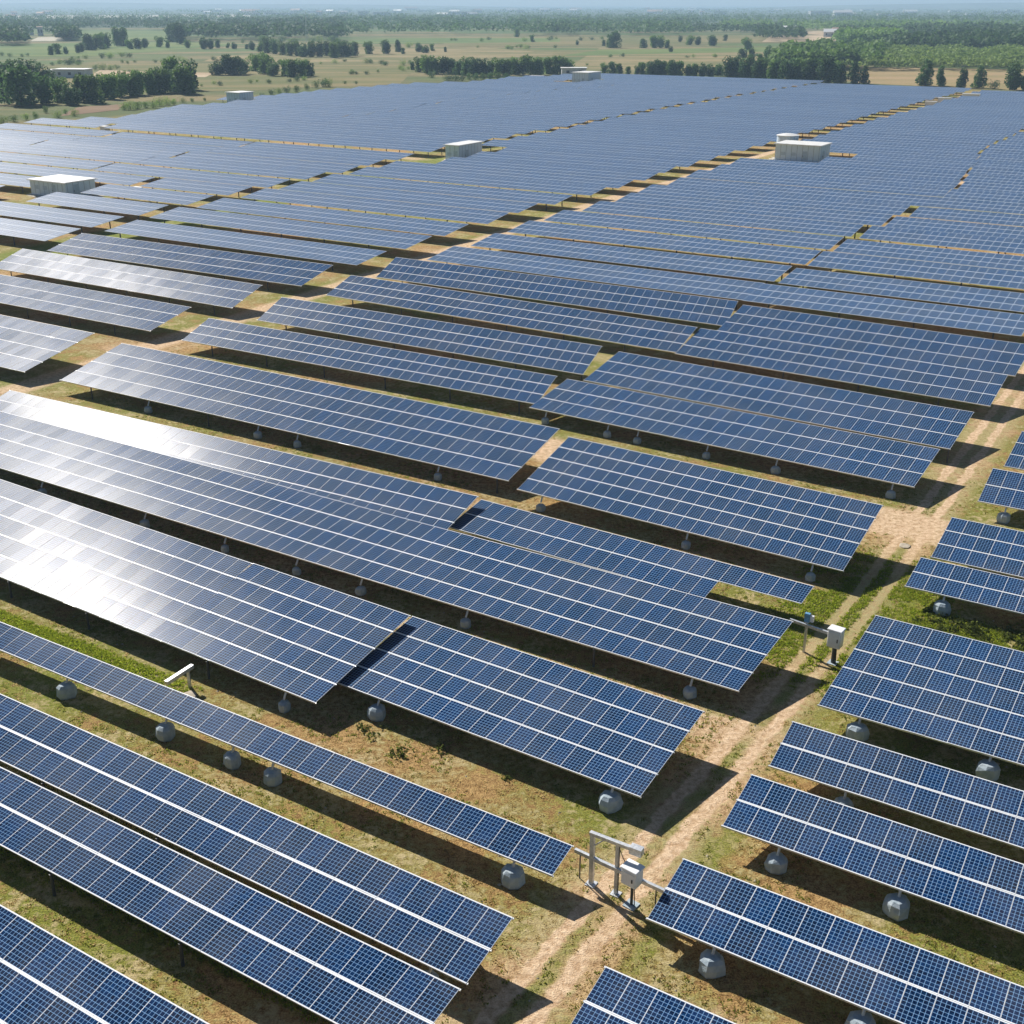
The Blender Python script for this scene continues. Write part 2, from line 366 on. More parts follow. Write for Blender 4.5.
def table_mesh(U, V, w, ncols, rows, cols_of, mat, name):
    """all modules of a table in one sheet of slabs, seams drawn by the material"""
    m = MB(); n = V.cross(U).normalized(); t = -n * .04
    for r in range(rows):
        k0, k1 = cols_of(r)
        if k1 <= k0: continue
        o = U * (w * k0) + V * r + n * 0.0
        a, b = U * (w * (k1 - k0)), V * .985
        m.quad([o + b, o + b + a, o + a, o], 0, [(k0, r + 1), (k1, r + 1), (k1, r), (k0, r)])
        m.quad([o + t, o + a + t, o + a + b + t, o + b + t], 1)
        for p, q in ((o, o + a), (o + a, o + a + b), (o + a + b, o + b), (o + b, o)):
            m.quad([p + t, q + t, q, p][::-1], 1)
    return m.mesh(name, [mat, M['frame']])
def module_mesh(U, V, w, FU=.016, FV=.05):
    m = MB(); n = V.cross(U).normalized(); L = V.length; v = V / L
    def ring(gu, gv, z): return [U * gu + v * gv + n * z, U * (w - gu) + v * gv + n * z, U * (w - gu) + v * (L - gv) + n * z, U * gu + v * (L - gv) + n * z]
    m.v = [tuple(p) for p in ring(.005, .012, -.036) + ring(.005, .012, 0) + ring(FU, FV, 0) + ring(FU, FV, -.005)]
    for i in range(4):
        j = (i + 1) % 4
        m.face((i, 4 + i, 4 + j, j), 0); m.face((4 + i, 8 + i, 8 + j, 4 + j), 0); m.face((8 + i, 12 + i, 12 + j, 8 + j), 0)
    m.f.append((12, 15, 14, 13)); m.m.append(1); m.uv.append([(0, 0), (0, 1), (1, 1), (1, 0)])
    m.face((0, 1, 2, 3), 2)
    me = m.mesh('solar_module', [M['frame'], M['cells'], M['back']])
    return me
def footing_mesh():
    m = MB(); m.lathe([(.44, -.05), (.53, .12), (.55, .42), (.50, .66), (.34, .80), (.16, .84)], n=8, jit=.12)
    return m.mesh('concrete_footing', M['concrete'], False)
FOOT = [footing_mesh() for _ in range(4)]
def solar_table(key, side, F, N, az, w, ncols, rows, foots, label, group, cut=None):
    F, N = Vector(F), Vector(N); U = Vector((math.cos(R(az)), math.sin(R(az)), 0)); V = (N - F) / rows
    o = F if side == 'L' else F - U * (w * ncols)
    base = (o + U * (w * ncols / 2) + V * rows / 2); base.z = 0
    root = empty('solar_table', base)
    tag(root, label, 'solar table', group)
    off = o - base; n = V.cross(U).normalized()
    wide = key in 'ABCIJK' or key[:2] in ('I1', 'I2', 'J1', 'K1'); me = module_mesh(U, V, w, .013, .056 if wide else .048); cells = []
    for r in range(rows):
        for c in range(ncols):
            if cut and r in cut and not (cut[r][0] <= c < cut[r][1]): continue
            p = o + U * (w * (c + .5)) + V * (r + .5); q = proj(p)
            vis = -40 < q[0] < 1064 and -40 < q[1] < 1075
            cells.append(((0 if vis else 1), (p - Vector((0, 0, CAMH))).length, r, c))
    cells.sort()
    own = [x for x in cells if x[0] == 0][:100]; rest = cells[len(own):]
    if len(rest) < 12 and len(cells) <= 100: own, rest = cells, []
    for (_, _, r, c) in own:
        m = link('solar_module', me, root, off + U * (w * c) + V * r)
        m.rotation_euler = (random.gauss(0, .002), random.gauss(0, .002), 0)
    if rest:
        mb = MB()
        for (_, _, r, c) in rest:
            b = off + U * (w * c) + V * r; k = len(mb.v)
            mb.v += [tuple(Vector(p.co) + b) for p in me.vertices]
            for i, p in enumerate(me.polygons):
                mb.f.append(tuple(k + x for x in p.vertices)); mb.m.append(p.material_index)
                if p.material_index == 1: mb.uv.append([(c + 0, r + 0), (c + 0, r + 1), (c + 1, r + 1), (c + 1, r + 0)])
                else: mb.uv.append([(0, 0)] * len(p.vertices))
        tag(mb.build('solar_module', [M['frame'], M['cells'], M['back']], root), kind='stuff')
    L = w * ncols
    for r in range(rows + 1):                          # purlins: pale rails under every seam, poking out at the ends
        k0, k1 = (cut.get(min(r, rows - 1), (0, ncols)) if cut else (0, ncols))
        q = off + V * r - n * .012 + U * (w * k0 - .05)
        hw = V.normalized() * (.035 if wide else .022)
        if r == 0: q = q + hw * 1.2
        if r == rows: q = q - hw * 1.2
        MB().obox(q - hw, U * (w * (k1 - k0) + .10), hw * 2, -n * .07).build('purlin', M['steel'], root)
    fl = [(x if side == 'L' else L + x) for x in foots]
    k = 4.0
    while k < L:
        if all(abs(k - x) > 5 for x in fl): fl.append(k)
        k += 7
    N0 = off + V * rows
    for x in sorted(fl):
        p = N0 + U * x; s = 1.0 + random.uniform(-.08, .08)
        if all(abs(x - (y_ if side == 'L' else L + y_)) > .01 for y_ in foots):
            MB().tube((p.x, p.y, 0), (p.x, p.y, p.z - .1), .07, n=8).build('post', M['dark'], root); continue
        s *= .86 if w <= 1.02 and key not in ('H', 'G2') else .6
        fo = link('concrete_footing', random.choice(FOOT), root, (p.x, p.y, 0)); fo.rotation_euler = (0, 0, random.uniform(0, 6)); fo.scale = (s, s * random.uniform(.85, 1.1), s)
        a = -V.normalized(); q = p + a * .3
        MB().tube((p.x, p.y, .6), (q.x, q.y, q.z - .08), .06, n=8).build('post', M['steel'], root)
        if rows > 1:
            b = off + U * x + V * (rows * .2); MB().tube((b.x, b.y, 0), (b.x, b.y, b.z - .09), .07, n=8).build('post', M['steel'], root)
            MB().obox(b - n * .16 - U * .04, U * .08, V * (rows * .75), -n * .08).build('rafter', M['steel'], root)
    return root

CUT = {'G3': {1: (0, 18)}}
for T in TABLES:
    k = T[0]
    solar_table(*T, LBL[k][0], LBL[k][1], CUT.get(k))
# bottom left table, whose corners lie outside the picture
pA = at(102, 962, 1.95)
vA = pA.dot(VD); ptA = W(-17.4, vA, 1.95); nrA = ptA - VD * 4.62; nrA.z = .85
solar_table('A', 'R', tuple(ptA), tuple(nrA), -31.5, 1.0, 26, 3, [], LBL['A'][0], LBL['A'][1])

# ------------------------------------------------------------------ cabins: (front corner px, length along u, depth along v, height)
CABINS = [
 ('A', (67, 199), 9.6, 6.6, 2.8, 'low weathered pale blue cabin standing among the left hand tables'),
 ('C', (459, 162), 3.6, 9.4, 3.5, 'pale metal cabin with an overhanging white roof on a bare patch between table blocks'),
 ('D', (819, 163), 10.2, 7.0, 3.6, 'long light blue cabin with a white roof beside a round tank'),
 ('E', (588, 84), 8.0, 12.0, 4.6, 'pale cabin at the far edge of the solar field in front of trees'),
 ('B', (240, 105), 6.0, 7.0, 4.0, 'small grey white cabin at the far left corner of the solar field'),
]
def corrugated():
    t = NT('corrugated_wall'); p = t.obj(); sp = t.n('ShaderNodeSeparateXYZ'); t.put(sp.inputs[0], p)
    s = t.math('SINE', t.mul(t.add(sp.outputs[0], sp.outputs[1]), 2 * math.pi / .28))
    rust = t.ramp(t.noise(t.xyz(t.mul(sp.outputs[0], 3), t.mul(sp.outputs[1], 3), t.mul(sp.outputs[2], .6)), 1.0, 4), .5, .8, 0, .45)
    jn = t.ramp(t.math('ABSOLUTE', t.sub(t.math('FRACT', t.math('DIVIDE', t.add(sp.outputs[0], sp.outputs[1]), 1.25)), .5)), .44, .47)
    c = t.mix(rust, (.68, .82, .95), (.52, .62, .70)); c = t.mix(t.mul(jn, .6), c, (.20, .26, .32)); t.set(base=c, rough=.55); t.bump(s, .5, .05); return t.m
M['wall'] = corrugated(); M['roof'] = mat_simple('white_roof_sheet', (.74, .74, .72), .5, 0, .08, 1.2)
M['pad'] = mat_simple('pale_gravel_pad', (.42, .37, .29), .95, 0, .2, 1.5)
M['door'] = mat_simple('painted_door', (.46, .58, .68), .5)
CLEAR = []
def cabin(px, L, D, H, label):
    c = at(*px); u1, v0 = c.dot(UD), c.dot(VD); u0, v1 = u1 - L, v0 + D
    CLEAR.append((u0 - 1.0, u1 + 3.5, v0 - 17, v1 + 1.5))
    root = empty('cabin', W(u0, v0), A0); tag(root, label, 'cabin', 'equipment cabins in the solar field')
    MB().box(-.25, L + .25, -.25, D + .25, 0, .18).build('base_slab', M['concrete'], root)
    MB().box(0, L, 0, D, .18, H - .12).build('wall', M['wall'], root)
    MB().box(-.35, L + .35, -.45, D + .45, H - .12, H).box(-.2, L + .2, -.3, D + .3, H, H + .07).build('roof', M['roof'], root)
    d = MB().box(L * .62, L * .62 + min(1.0, L * .3), -.05, 0, .2, 2.25)  .build('door', M['door'], root)
    MB().box(L * .62 + .08, L * .62 + .16, -.11, -.05, 1.1, 1.3).build('handle', M['dark'], d)
    for k in ((.12, .36) if L > 6 else (.15,)): 
        v = MB()
        for i in range(5): v.box(L * k, L * k + 1.1, -.04, 0, 1.2 + i * .14, 1.29 + i * .14)
        v.build('vent', M['door'], root)
    d2 = MB().box(L, L + .05, D * .25, D * .25 + 1.3, .2, 2.3).build('door', M['door'], root)
    MB().box(L + .05, L + .11, D * .25 + .1, D * .25 + .18, 1.1, 1.3).build('handle', M['dark'], d2)
    pd = MB(); pts = []
    for i in range(28):
        a = 2 * math.pi * i / 28; r = 1 + random.uniform(-.08, .08)
        pts.append(W((u0 + u1) / 2 + .8 + math.cos(a) * (L / 2 + 3.2) * r, (v0 + v1) / 2 + math.sin(a) * (D / 2 + 2.4) * r, .014))
    pd.quad(pts); tag(pd.build('gravel_pad', M['pad']), 'pale gravel ground around the ' + label.split(' standing')[0].split(' beside')[0], 'gravel pad', kind='structure')
    return (u0, u1, v0, v1)
CB = {k: cabin(p, L, D, H, lb) for k, p, L, D, H, lb in CABINS}
# round tank and pipe beside the long cabin
u0, u1, v0, v1 = CB['D']
tk = empty('water_tank', at(787, 147)); tag(tk, 'low round white tank behind the long light blue cabin', 'tank')
MB().lathe([(2.6, 0), (2.6, 2.7)], n=28).build('tank_wall', M['wall'], tk, smooth=False)
MB().lathe([(2.75, 2.7), (2.75, 2.82), (1.4, 3.1), (.2, 3.25)], n=28).build('tank_lid', M['roof'], tk)
CLEAR.append((u0 - 4.6, u0 + 1, v1, v1 + 6))
pb = empty('pipe_bench', W(u1 + 2.2, v0 + 1.2), A0); tag(pb, 'white capped pipe run on short legs beside the long light blue cabin', 'pipe')
MB().tube((0, 0, 1.0), (3.6, .4, 1.0), .28, n=12).build('pipe', M['roof'], pb, smooth=False)
for x in (.5, 3.1): MB().box(x, x + .2, -.15, .45, 0, .8).build('leg', M['steel'], pb)
CLEAR.append((u1, u1 + 7, v0 - 1, v0 + 3))
# small pale kiosks and plant in the far lanes
for i, (px, py, L, H, lb) in enumerate([(944, 103.5, 4.5, 1.8, 'low white kiosk in the far right lane, closest to the cabin'), (970, 100, 6.0, 2.0, 'long white kiosk at the end of the far right lane'),
        (930, 106, 3.6, 1.4, 'small white kiosk on the edge of the far right lane'), (536, 80, 7., 1.8, 'low grey equipment frame in the far field left of the far cabin'),
        (103, 132.5, 2., 1.5, 'small pale box at the corner of the far left lane'), (132, 193.5, 1.7, .9, 'small white box at the foot of the weathered cabin')]):
    c = at(px, py); u, v = c.dot(UD), c.dot(VD)
    r = empty('equipment_kiosk', W(u - L / 2, v), A0); tag(r, lb, 'kiosk')
    MB().box(0, L, 0, 1.8, 0, H).build('housing', M['white'], r); MB().box(-.12, L + .12, -.12, 1.92, H, H + .12).build('lid', M['roof'], r)
    CLEAR.append((u - L / 2 - .5, u + L / 2 + .5, v - .5, v + 2.5))

# ------------------------------------------------------------------ the far table blocks, row behind row
def interp(v, pts):
    if v <= pts[0][1]: return pts[0][0]
    for (u0, v0), (u1, v1) in zip(pts[:-1], pts[1:]):
        if v <= v1: return u0 + (u1 - u0) * (v - v0) / (v1 - v0)
    return pts[-1][0]
B_LEFT = [(-89.7, 120), (-92.0, 150), (-92.4, 190), (-93.4, 222), (-94.8, 249), (-95.8, 319), (-96.2, 400), (-95.4, 500)]
A_RIGHT = [(-96.4, 118), (-98.2, 146), (-98.8, 200), (-99.8, 233), (-100.4, 277), (-101.8, 336), (-102.6, 412), (-101.4, 510)]
GAP = [(-46.5, 118), (-47.0, 165), (-46.3, 178), (-45.3, 203), (-45.2, 224), (-50, 260), (-54.5, 297), (-54.2, 346), (-54, 520)]
A_LEFT = [(-139.5, 105), (-144.0, 120), (-147.4, 138), (-151.0, 171), (-153.4, 200), (-157, 222), (-159.8, 285), (-163, 333), (-165, 423), (-163, 530)]
L_RIGHT = [(-142.8, 105), (-147.3, 117), (-149.9, 128), (-152.2, 154), (-154, 170), (-156.8, 200), (-160.3, 222), (-163.2, 285), (-166.5, 333), (-168.7, 424), (-166.6, 530)]
EDGE = [(-297, 127), (-296, 222), (-301, 227), (-290, 243), (-289, 254), (-309, 294), (-316, 315), (-311, 331), (-312, 380), (-310, 418), (-293, 446), (-297, 485), (-285, 521), (-231, 540)]
FAR_POST = None
def far_table(u0, u1, vn, label, group, rows=3, ln=2.15, tilt=6.8, w=1.1):
    n = max(3, round((u1 - u0) / w)); az = -31.5 + random.uniform(-.15, .15); tl = R(tilt + random.gauss(0, .5)); zn = 1.25 + random.uniform(-.08, .12)
    U = Vector((math.cos(R(az)), math.sin(R(az)), 0)); D = Vector((math.sin(R(az)), -math.cos(R(az)), 0))
    V = (D * math.cos(tl) - Vector((0, 0, math.sin(tl)))) * ln
    root = empty('solar_table', W(u0, vn + ln * rows * math.cos(tl))); tag(root, label, 'solar table', group)
    o = Vector((0, 0, zn + ln * rows * math.sin(tl)))
    link('panel_surface', table_mesh(U, V, w, n, rows, lambda r: (0, n), M['cells_far'], 'panel_surface'), root, o)
    ps = MB(); L = n * w; x = 3.
    while x < L:
        for rr, dz in ((.3, 0), (rows - .15, 0)):
            b = o + U * x + V * rr; ps.tube((b.x, b.y, -.0), (b.x, b.y, b.z - .05), .1, n=5)
        x += 8.
    tag(ps.build('post', M['dark'], root), kind='stuff')
def visible(u0, u1, v):
    for k in range(9):
        q = proj(W(u0 + (u1 - u0) * k / 8, v, 1.5))
        if -90 < q[0] < 1114: return True
    return False
NT_ = 0
def row(v, u0, u1, label, group, piece=60.):
    """one line of tables at near edge v, broken where a building stands"""
    global NT_
    segs = [(u0, u1)]
    for (a, b, c, d) in CLEAR:
        if v < d and v + 6.4 > c:
            segs = [s for (x, y) in segs for s in ((x, min(y, a)), (max(x, b), y)) if s[1] - s[0] > 4]
    for (a, b) in segs:
        k = max(1, round((b - a) / piece)); q = (b - a) / k
        for i in range(k):
            x0, x1 = a + q * i, a + q * (i + 1) - (.35 if i < k - 1 else 0)
            if visible(x0, x1, v): far_table(x0, x1, v, label, group); NT_ += 1
PITCH_V = 11.35
v = 118.6
while v < 505:
    if not 216 < v < 0: row(v, interp(v, A_LEFT) + random.uniform(-.5, .5), interp(v, A_RIGHT) + random.uniform(-.5, .5), 'long solar table in the far block between the two stepped dirt tracks', 'far tables between the stepped tracks')
    v += PITCH_V
v = 126.2
while v < 500:
    if not 241 < v < 249:
        u = -95.5 if v < 1 else interp(v, B_LEFT)
        row(v, u + random.uniform(-.6, .6), interp(v, GAP) - (.45 if v < 250 else .3) + random.uniform(-.3, .3), 'long solar table in the far block just right of the pale winding track', 'far tables right of the winding track')
        row(v - .6, interp(v, GAP) + random.uniform(0, .6), -16.5, 'solar table in the farthest right hand block of the field', 'far tables of the right hand block')
    v += PITCH_V
v = 108.2
while v < 216:
    row(v, max(interp(v, EDGE) if v > 150 else -260, -296), interp(v, L_RIGHT) + .3 + random.uniform(-.4, .4), 'sunlit solar table in the block around the weathered left cabin', 'far tables around the left cabin', 50)
    v += PITCH_V
v = 226.
while v < 524:
    row(v, interp(v, EDGE) + random.uniform(-1.5, 1.5), interp(v, L_RIGHT) + .5, 'solar table in the big rear block below the far tree line', 'far tables of the rear block', 75)
    v += PITCH_V
print('far tables', NT_)
# ------------------------------------------------------------------ equipment beside the track
def beam(m, p, q, wd=.1, hg=.14):
    p, q = Vector(p), Vector(q); d = (q - p); s = d.cross(Vector((0, 0, 1))).normalized() * wd; upv = s.cross(d).normalized() * hg
    m.obox(p - s / 2 - upv / 2, d, s, upv); return m
fr = empty('portal_frame', W(-16.6, 33.1), A0); tag(fr, 'galvanised steel portal frame beside the track near the single row table', 'steel frame')
MB().box(-.09, .09, -.07, .07, 0, 2.4).build('post', M['steel'], fr)
MB().box(1.02, 1.14, -.06, .06, 0, 2.4).build('post', M['steel'], fr)
MB().box(-.12, 2.1, -.08, .08, 2.4, 2.54).build('crossbar', M['steel'], fr)
MB().box(1.62, 2.12, -.14, .16, 2.3, 2.62).build('cable_tray', M['steel'], fr)
MB().box(-.2, .2, -.2, .2, 0, .04).box(.9, 1.28, -.18, .18, 0, .04).build('foot_plate', M['steel'], fr)
MB().tube((1.17, .0, .1), (1.17, .0, 2.35), .022, n=6).build('conduit', M['dark'], fr)
beam(MB(), (.05, 0, 1.9), (.5, 0, 2.38), .05, .05).build('brace', M['steel'], fr)
m_ = MB(); pr = Vector((1.2, -.02, 2.2))
for i in range(8):
    q = Vector((1.2 + .55 * (i + 1) / 8, -.02, 2.2 - 1.0 * math.sin(math.pi * (i + 1) / 9) * .35 - .3 * (i + 1) / 8)); m_.tube(pr, q, .018, n=5); pr = q
m_.build('cable', M['cable'], fr)
p1, p2 = at(575, 850, 1.28), at(668, 893, 1.22)
tb = empty('torque_beam', (p1.x, p1.y, 0), math.atan2(p2.y - p1.y, p2.x - p1.x)); tag(tb, 'long galvanised beam crossing the track between two solar tables', 'steel beam')
LB = (p2 - p1).length
beam(MB(), (0, 0, 1.28), (LB, 0, 1.22), .13, .16).build('beam', M['steel'], tb)
for x in (.25, LB - .5): MB().tube((x, .0, 0), (x, 0, 1.2), .03).build('stake', M['dark'], tb)
def junction_box(loc, rz, W_, D_, H_, z0, label, pole_r=.06):
    r = empty('junction_box', loc, rz); tag(r, label, 'junction box')
    b = MB(); b.box(-W_ / 2, W_ / 2, -D_ / 2, D_ / 2, z0, z0 + H_)
    bx = b.build('housing', M['white'], r); bv = bx.modifiers.new('bevel', 'BEVEL'); bv.width = .06; bv.segments = 3
    l = MB().box(-W_ / 2 - .04, W_ / 2 + .04, -D_ / 2 - .04, D_ / 2 + .04, z0 + H_ - .02, z0 + H_ + .08).build('lid', M['white'], r); bv = l.modifiers.new('bevel', 'BEVEL'); bv.width = .04; bv.segments = 3
    d = MB().box(-W_ / 2 + .06, W_ / 2 - .06, -D_ / 2 - .025, -D_ / 2, z0 + .07, z0 + H_ - .09).build('door', M['white'], r)
    MB().box(W_ / 2 - .17, W_ / 2 - .12, -D_ / 2 - .06, -D_ / 2 - .025, z0 + H_ * .4, z0 + H_ * .6).build('handle', M['dark'], d)
    MB().tube((0, .05, 0), (0, .05, z0), pole_r, n=10).build('post', M['dark'], r)
    MB().tube((.12, .0, z0), (.16, .02, .02), .02, n=6).build('conduit', M['cable'], r)
    MB().box(-.25, .25, -.2, .3, 0, .05).build('foot_plate', M['concrete'], r)
    return r
junction_box(W(-14.72, 32.8), A0 - R(8), .68, .55, .74, 1.12, 'white box on a post inside the portal frame, nearest to the viewer')
# pole box farther up the track
ps = empty('sensor_pole', W(-15.4, 55.2), A0); tag(ps, 'slim steel pole with a blue sensor head carrying a beam', 'pole')
MB().box(-.06, .06, -.06, .06, 0, 2.1).build('pole', M['steel'], ps)
MB().box(-.14, .14, -.1, .1, 1.85, 2.35).build('sensor_head', mat_simple('blue_plastic', (.12, .30, .50), .5), ps)
MB().box(.16, .34, -.06, .1, 1.9, 2.25).build('bracket', M['white'], ps)
b2 = MB(); beam(b2, W(-16.3, 55.1, 1.75), W(-13.85, 54.95, 1.62), .12, .15); tag(b2.build('support_beam', M['steel']), 'short galvanised beam linking the slim pole to the pole mounted white box', 'steel beam')
junction_box(W(-13.7, 54.8), A0 - R(5), .72, .55, 1.0, 1.05, 'white cabinet on a stout dark post beside the track, farther from the viewer', .12)
la, lq = at(166, 683, 1.05), at(192.5, 666, 1.1); lb = MB(); beam(lb, la, lq, .2, .2); lc = la.lerp(lq, .8); lb.obox((lc.x - .07, lc.y, 0), (.14, 0, 0), (0, .14, 0), (0, 0, .98))
tag(lb.build('loose_rail', M['steel']), 'galvanised rail sticking out behind the single row table', 'rail')
sb = MB(); 
def slab(c, r, z, n=9):
    m = MB(); m.lathe([(r, -.02), (r * .95, z * .7), (r * .6, z)], n=n, jit=.22); return m
for i, (px, py, r, lbq) in enumerate([(905, 546, .42, 'pale flat boulder at the track junction beside the stepped tables'), (187, 697, .45, 'pale stone lying behind the single row table by the loose rail'),
       (800, 600, .2, 'small pale stone near the slim pole')]):
    p = at(px, py); o = slab(p, r, r * .2).build('boulder', M['pad']); o.location = p; tag(o, lbq, 'stone')

# ------------------------------------------------------------------ grass, weeds and stones near the camera
def thin(t, c, amt):
    """let light through thin leaves and blades"""
    tr = t.n('ShaderNodeBsdfTranslucent'); t.put(tr.inputs[0], c); mx = t.n('ShaderNodeMixShader'); mx.inputs[0].default_value = amt
    t.t.links.new(t.b.outputs[0], mx.inputs[1]); t.t.links.new(tr.outputs[0], mx.inputs[2]); t.t.links.new(mx.outputs[0], t.out.inputs[0])
def blade_material(name, c0, c1):
    t = NT(name); g = t.n('ShaderNodeNewGeometry').outputs['Random Per Island']; c = t.mix(g, c0, c1); t.set(base=c, rough=.8, spec=.15); thin(t, c, .72); return t.m
def tufts(name, label, cat, pts, h, mat, blades=8, wd=.03):
    n = len(pts); P = np.repeat(pts, blades, 0); k = len(P)
    H = (RNG.uniform(.5, 1., k) * np.repeat(h, blades))[:, None]
    a = RNG.uniform(0, 6.283, k); lean = RNG.uniform(.15, .8, k)[:, None]
    d = np.stack([np.cos(a), np.sin(a), np.zeros(k)], 1); s = np.stack([-np.sin(a), np.cos(a), np.zeros(k)], 1) * (wd * RNG.uniform(.6, 1.6, k))[:, None]
    P = P + np.stack([RNG.normal(0, .07, k), RNG.normal(0, .07, k), np.zeros(k)], 1)
    up = np.array([0, 0, 1.])
    q = np.stack([P - s, P + s, P + d * H * lean * .4 + up * H * .6 + s * .8, P + d * H * lean + up * H], 1).reshape(-1, 3)
    f = np.arange(k * 4).reshape(-1, 4)
    return tag(link(name, np_mesh(name, q, f, mat)), label, cat, kind='stuff')
def lat(x, y, s, seed):
    """cheap value noise"""
    x, y = x / s + seed * 17.3, y / s + seed * 9.1
    i, j = np.floor(x), np.floor(y); fx, fy = x - i, y - j; fx = fx * fx * (3 - 2 * fx); fy = fy * fy * (3 - 2 * fy)
    hsh = lambda a, b: np.modf(np.abs(np.sin(a * 127.1 + b * 311.7) * 43758.5453))[0]
    return (hsh(i, j) * (1 - fx) + hsh(i + 1, j) * fx) * (1 - fy) + (hsh(i, j + 1) * (1 - fx) + hsh(i + 1, j + 1) * fx) * fy
def scatter(n, u0, u1, v0, v1, thr, seed, sc=2.2):
    u = RNG.uniform(u0, u1, n); v = RNG.uniform(v0, v1, n)
    m = (lat(u, v, sc, seed) * .6 + lat(u, v, sc * .3, seed + 3) * .4) > thr
    r1 = np.minimum((v - 26) * .04, 1.5) - 15.1
    e = np.minimum(np.minimum(u - u0, u1 - u) / (.22 * (u1 - u0)), np.minimum(v - v0, v1 - v) / (.22 * (v1 - v0))); m &= RNG.uniform(0, 1, n) < np.clip(e, .0, 1) ** .7
    m &= (np.abs(u - r1) > .35) & (np.abs(u - r1 + 1.35) > .35) & (np.abs(v - 75.2) > 2)
    u, v = u[m], v[m]; X = u * UD.x + v * VD.x; Y = u * UD.y + v * VD.y
    fz = Y * CP + CAMH * SP; px = 512 + FPX * X / fz
    k = (px > -120) & (px < 1150); return np.stack([X[k], Y[k], np.zeros(k.sum())], 1)
p = scatter(90000, -90, 30, 2, 88, .44, 1); tufts('dry_grass', 'short straw coloured dry grass between the near tables', 'dry grass', p, RNG.uniform(.03, .09, len(p)), blade_material('straw', (.36, .27, .11), (.62, .50, .25)))
p = scatter(90000, -90, 30, 2, 88, .52, 5); tufts('green_grass', 'patches of low green grass between the near tables', 'grass', p, RNG.uniform(.04, .10, len(p)), blade_material('green_blades', (.14, .17, .025), (.32, .34, .07)))
strips = [scatter(11000, -19, -9.0, 51, 70, .40, 2), scatter(9000, -85, -40, 34.2, 35.7, .25, 3), scatter(9000, -80, -18, 22.0, 23.2, .35, 4), scatter(5000, -90, -60, 45.6, 47.4, .3, 6), scatter(7000, -13, 12, 60, 63.6, .2, 7)]
p = np.concatenate(strips); tufts('verge_grass', 'brighter green grass verges along the track and table rows', 'grass', p, RNG.uniform(.05, .15, len(p)), blade_material('verge_blades', (.16, .24, .02), (.40, .44, .05)))
# leafy weeds under and beside tables
def cards(C, s, up=.35):
    k = len(C); a = RNG.normal(size=(k, 3)); a[:, 2] = np.abs(a[:, 2]) + up; a /= np.linalg.norm(a, axis=1)[:, None]
    b = np.cross(a, RNG.normal(size=(k, 3))); b /= np.linalg.norm(b, axis=1)[:, None]; c = np.cross(a, b)
    s = np.asarray(s)[:, None] if np.ndim(s) else s
    q = np.stack([C - b * s, C + c * s * .62, C + b * s, C - c * s * .62], 1).reshape(-1, 3); return q, np.arange(k * 4).reshape(-1, 4)
M['weed'] = blade_material('weed_leaf', (.06, .085, .015), (.15, .18, .045))
wc = np.concatenate([scatter(260, -11.8, 0, 60.0, 63.6, .36, 8, 1.), scatter(40, -36, -18, 36, 38.5, .60, 9, 1.)])
r_ = RNG.uniform(.15, .5, len(wc)); kk = 34
off = RNG.normal(size=(len(wc), kk, 3)) * (r_[:, None, None] * np.array([.55, .55, .38])); off[..., 2] = np.abs(off[..., 2])
q, f = cards((wc[:, None, :] + off).reshape(-1, 3), RNG.uniform(.05, .12, len(wc) * kk)); tag(link('weeds', np_mesh('weeds', q, f, M['weed'])), 'low leafy dark green weeds along the shaded table edges', 'weeds', kind='stuff')
# small stones
sc_ = scatter(1500, -75, 15, 14, 75, .45, 20, 1.); m = MB()
for c in sc_:
    r = random.uniform(.02, .09); n0 = len(m.v)
    for d in ((1, 0, 0), (0, 1, 0), (-1, 0, 0), (0, -1, 0), (0, 0, .7)): m.v.append((c[0] + d[0] * r * random.uniform(.7, 1.3), c[1] + d[1] * r * random.uniform(.7, 1.3), d[2] * r))
    for i in range(4): m.face((n0 + i, n0 + (i + 1) % 4, n0 + 4))
tag(m.build('pebbles', M['pad']), 'scattered pale pebbles on the dry ground', 'pebbles', kind='stuff')

# ------------------------------------------------------------------ fields
def field_mat(name, a, b, ang, sc=.05, tuft=.35):
    t = NT(name); P = t.pos(); mp = t.n('ShaderNodeMapping'); t.put(mp.inputs[0], P); mp.inputs['Rotation'].default_value = (0, 0, ang); mp.inputs['Scale'].default_value = (.12, 1, 1)
    n1 = t.noise(mp.outputs[0], sc, 4, .6); n2 = t.noise(P, .25, 5, .75); n3 = t.noise(P, .012, 3)
    c = t.mix(t.ramp(t.add(t.mul(n1, .6), t.mul(n3, .4)), .40, .60), a, b); c = t.mix(t.ramp(n2, .50, .70, 0, tuft), c, (.06, .075, .025))
    t.set(base=c, rough=.95, spec=.1); return t.m
FM = {'tan': field_mat('stubble_field', (.36, .26, .14), (.27, .22, .10), .1), 'green': field_mat('green_crop', (.095, .155, .04), (.16, .20, .06), .05),
      'olive': field_mat('rough_meadow', (.125, .14, .045), (.23, .19, .085), -.1), 'pale': field_mat('pale_field', (.42, .40, .33), (.52, .48, .38), 0),
      'straw': field_mat('straw_field', (.30, .235, .12), (.15, .155, .06), .06), 'sand': field_mat('bare_sand', (.50, .40, .27), (.40, .30, .19), 0, tuft=.15),
      'brown': field_mat('fallow_strip', (.20, .135, .085), (.26, .18, .11), .3)}
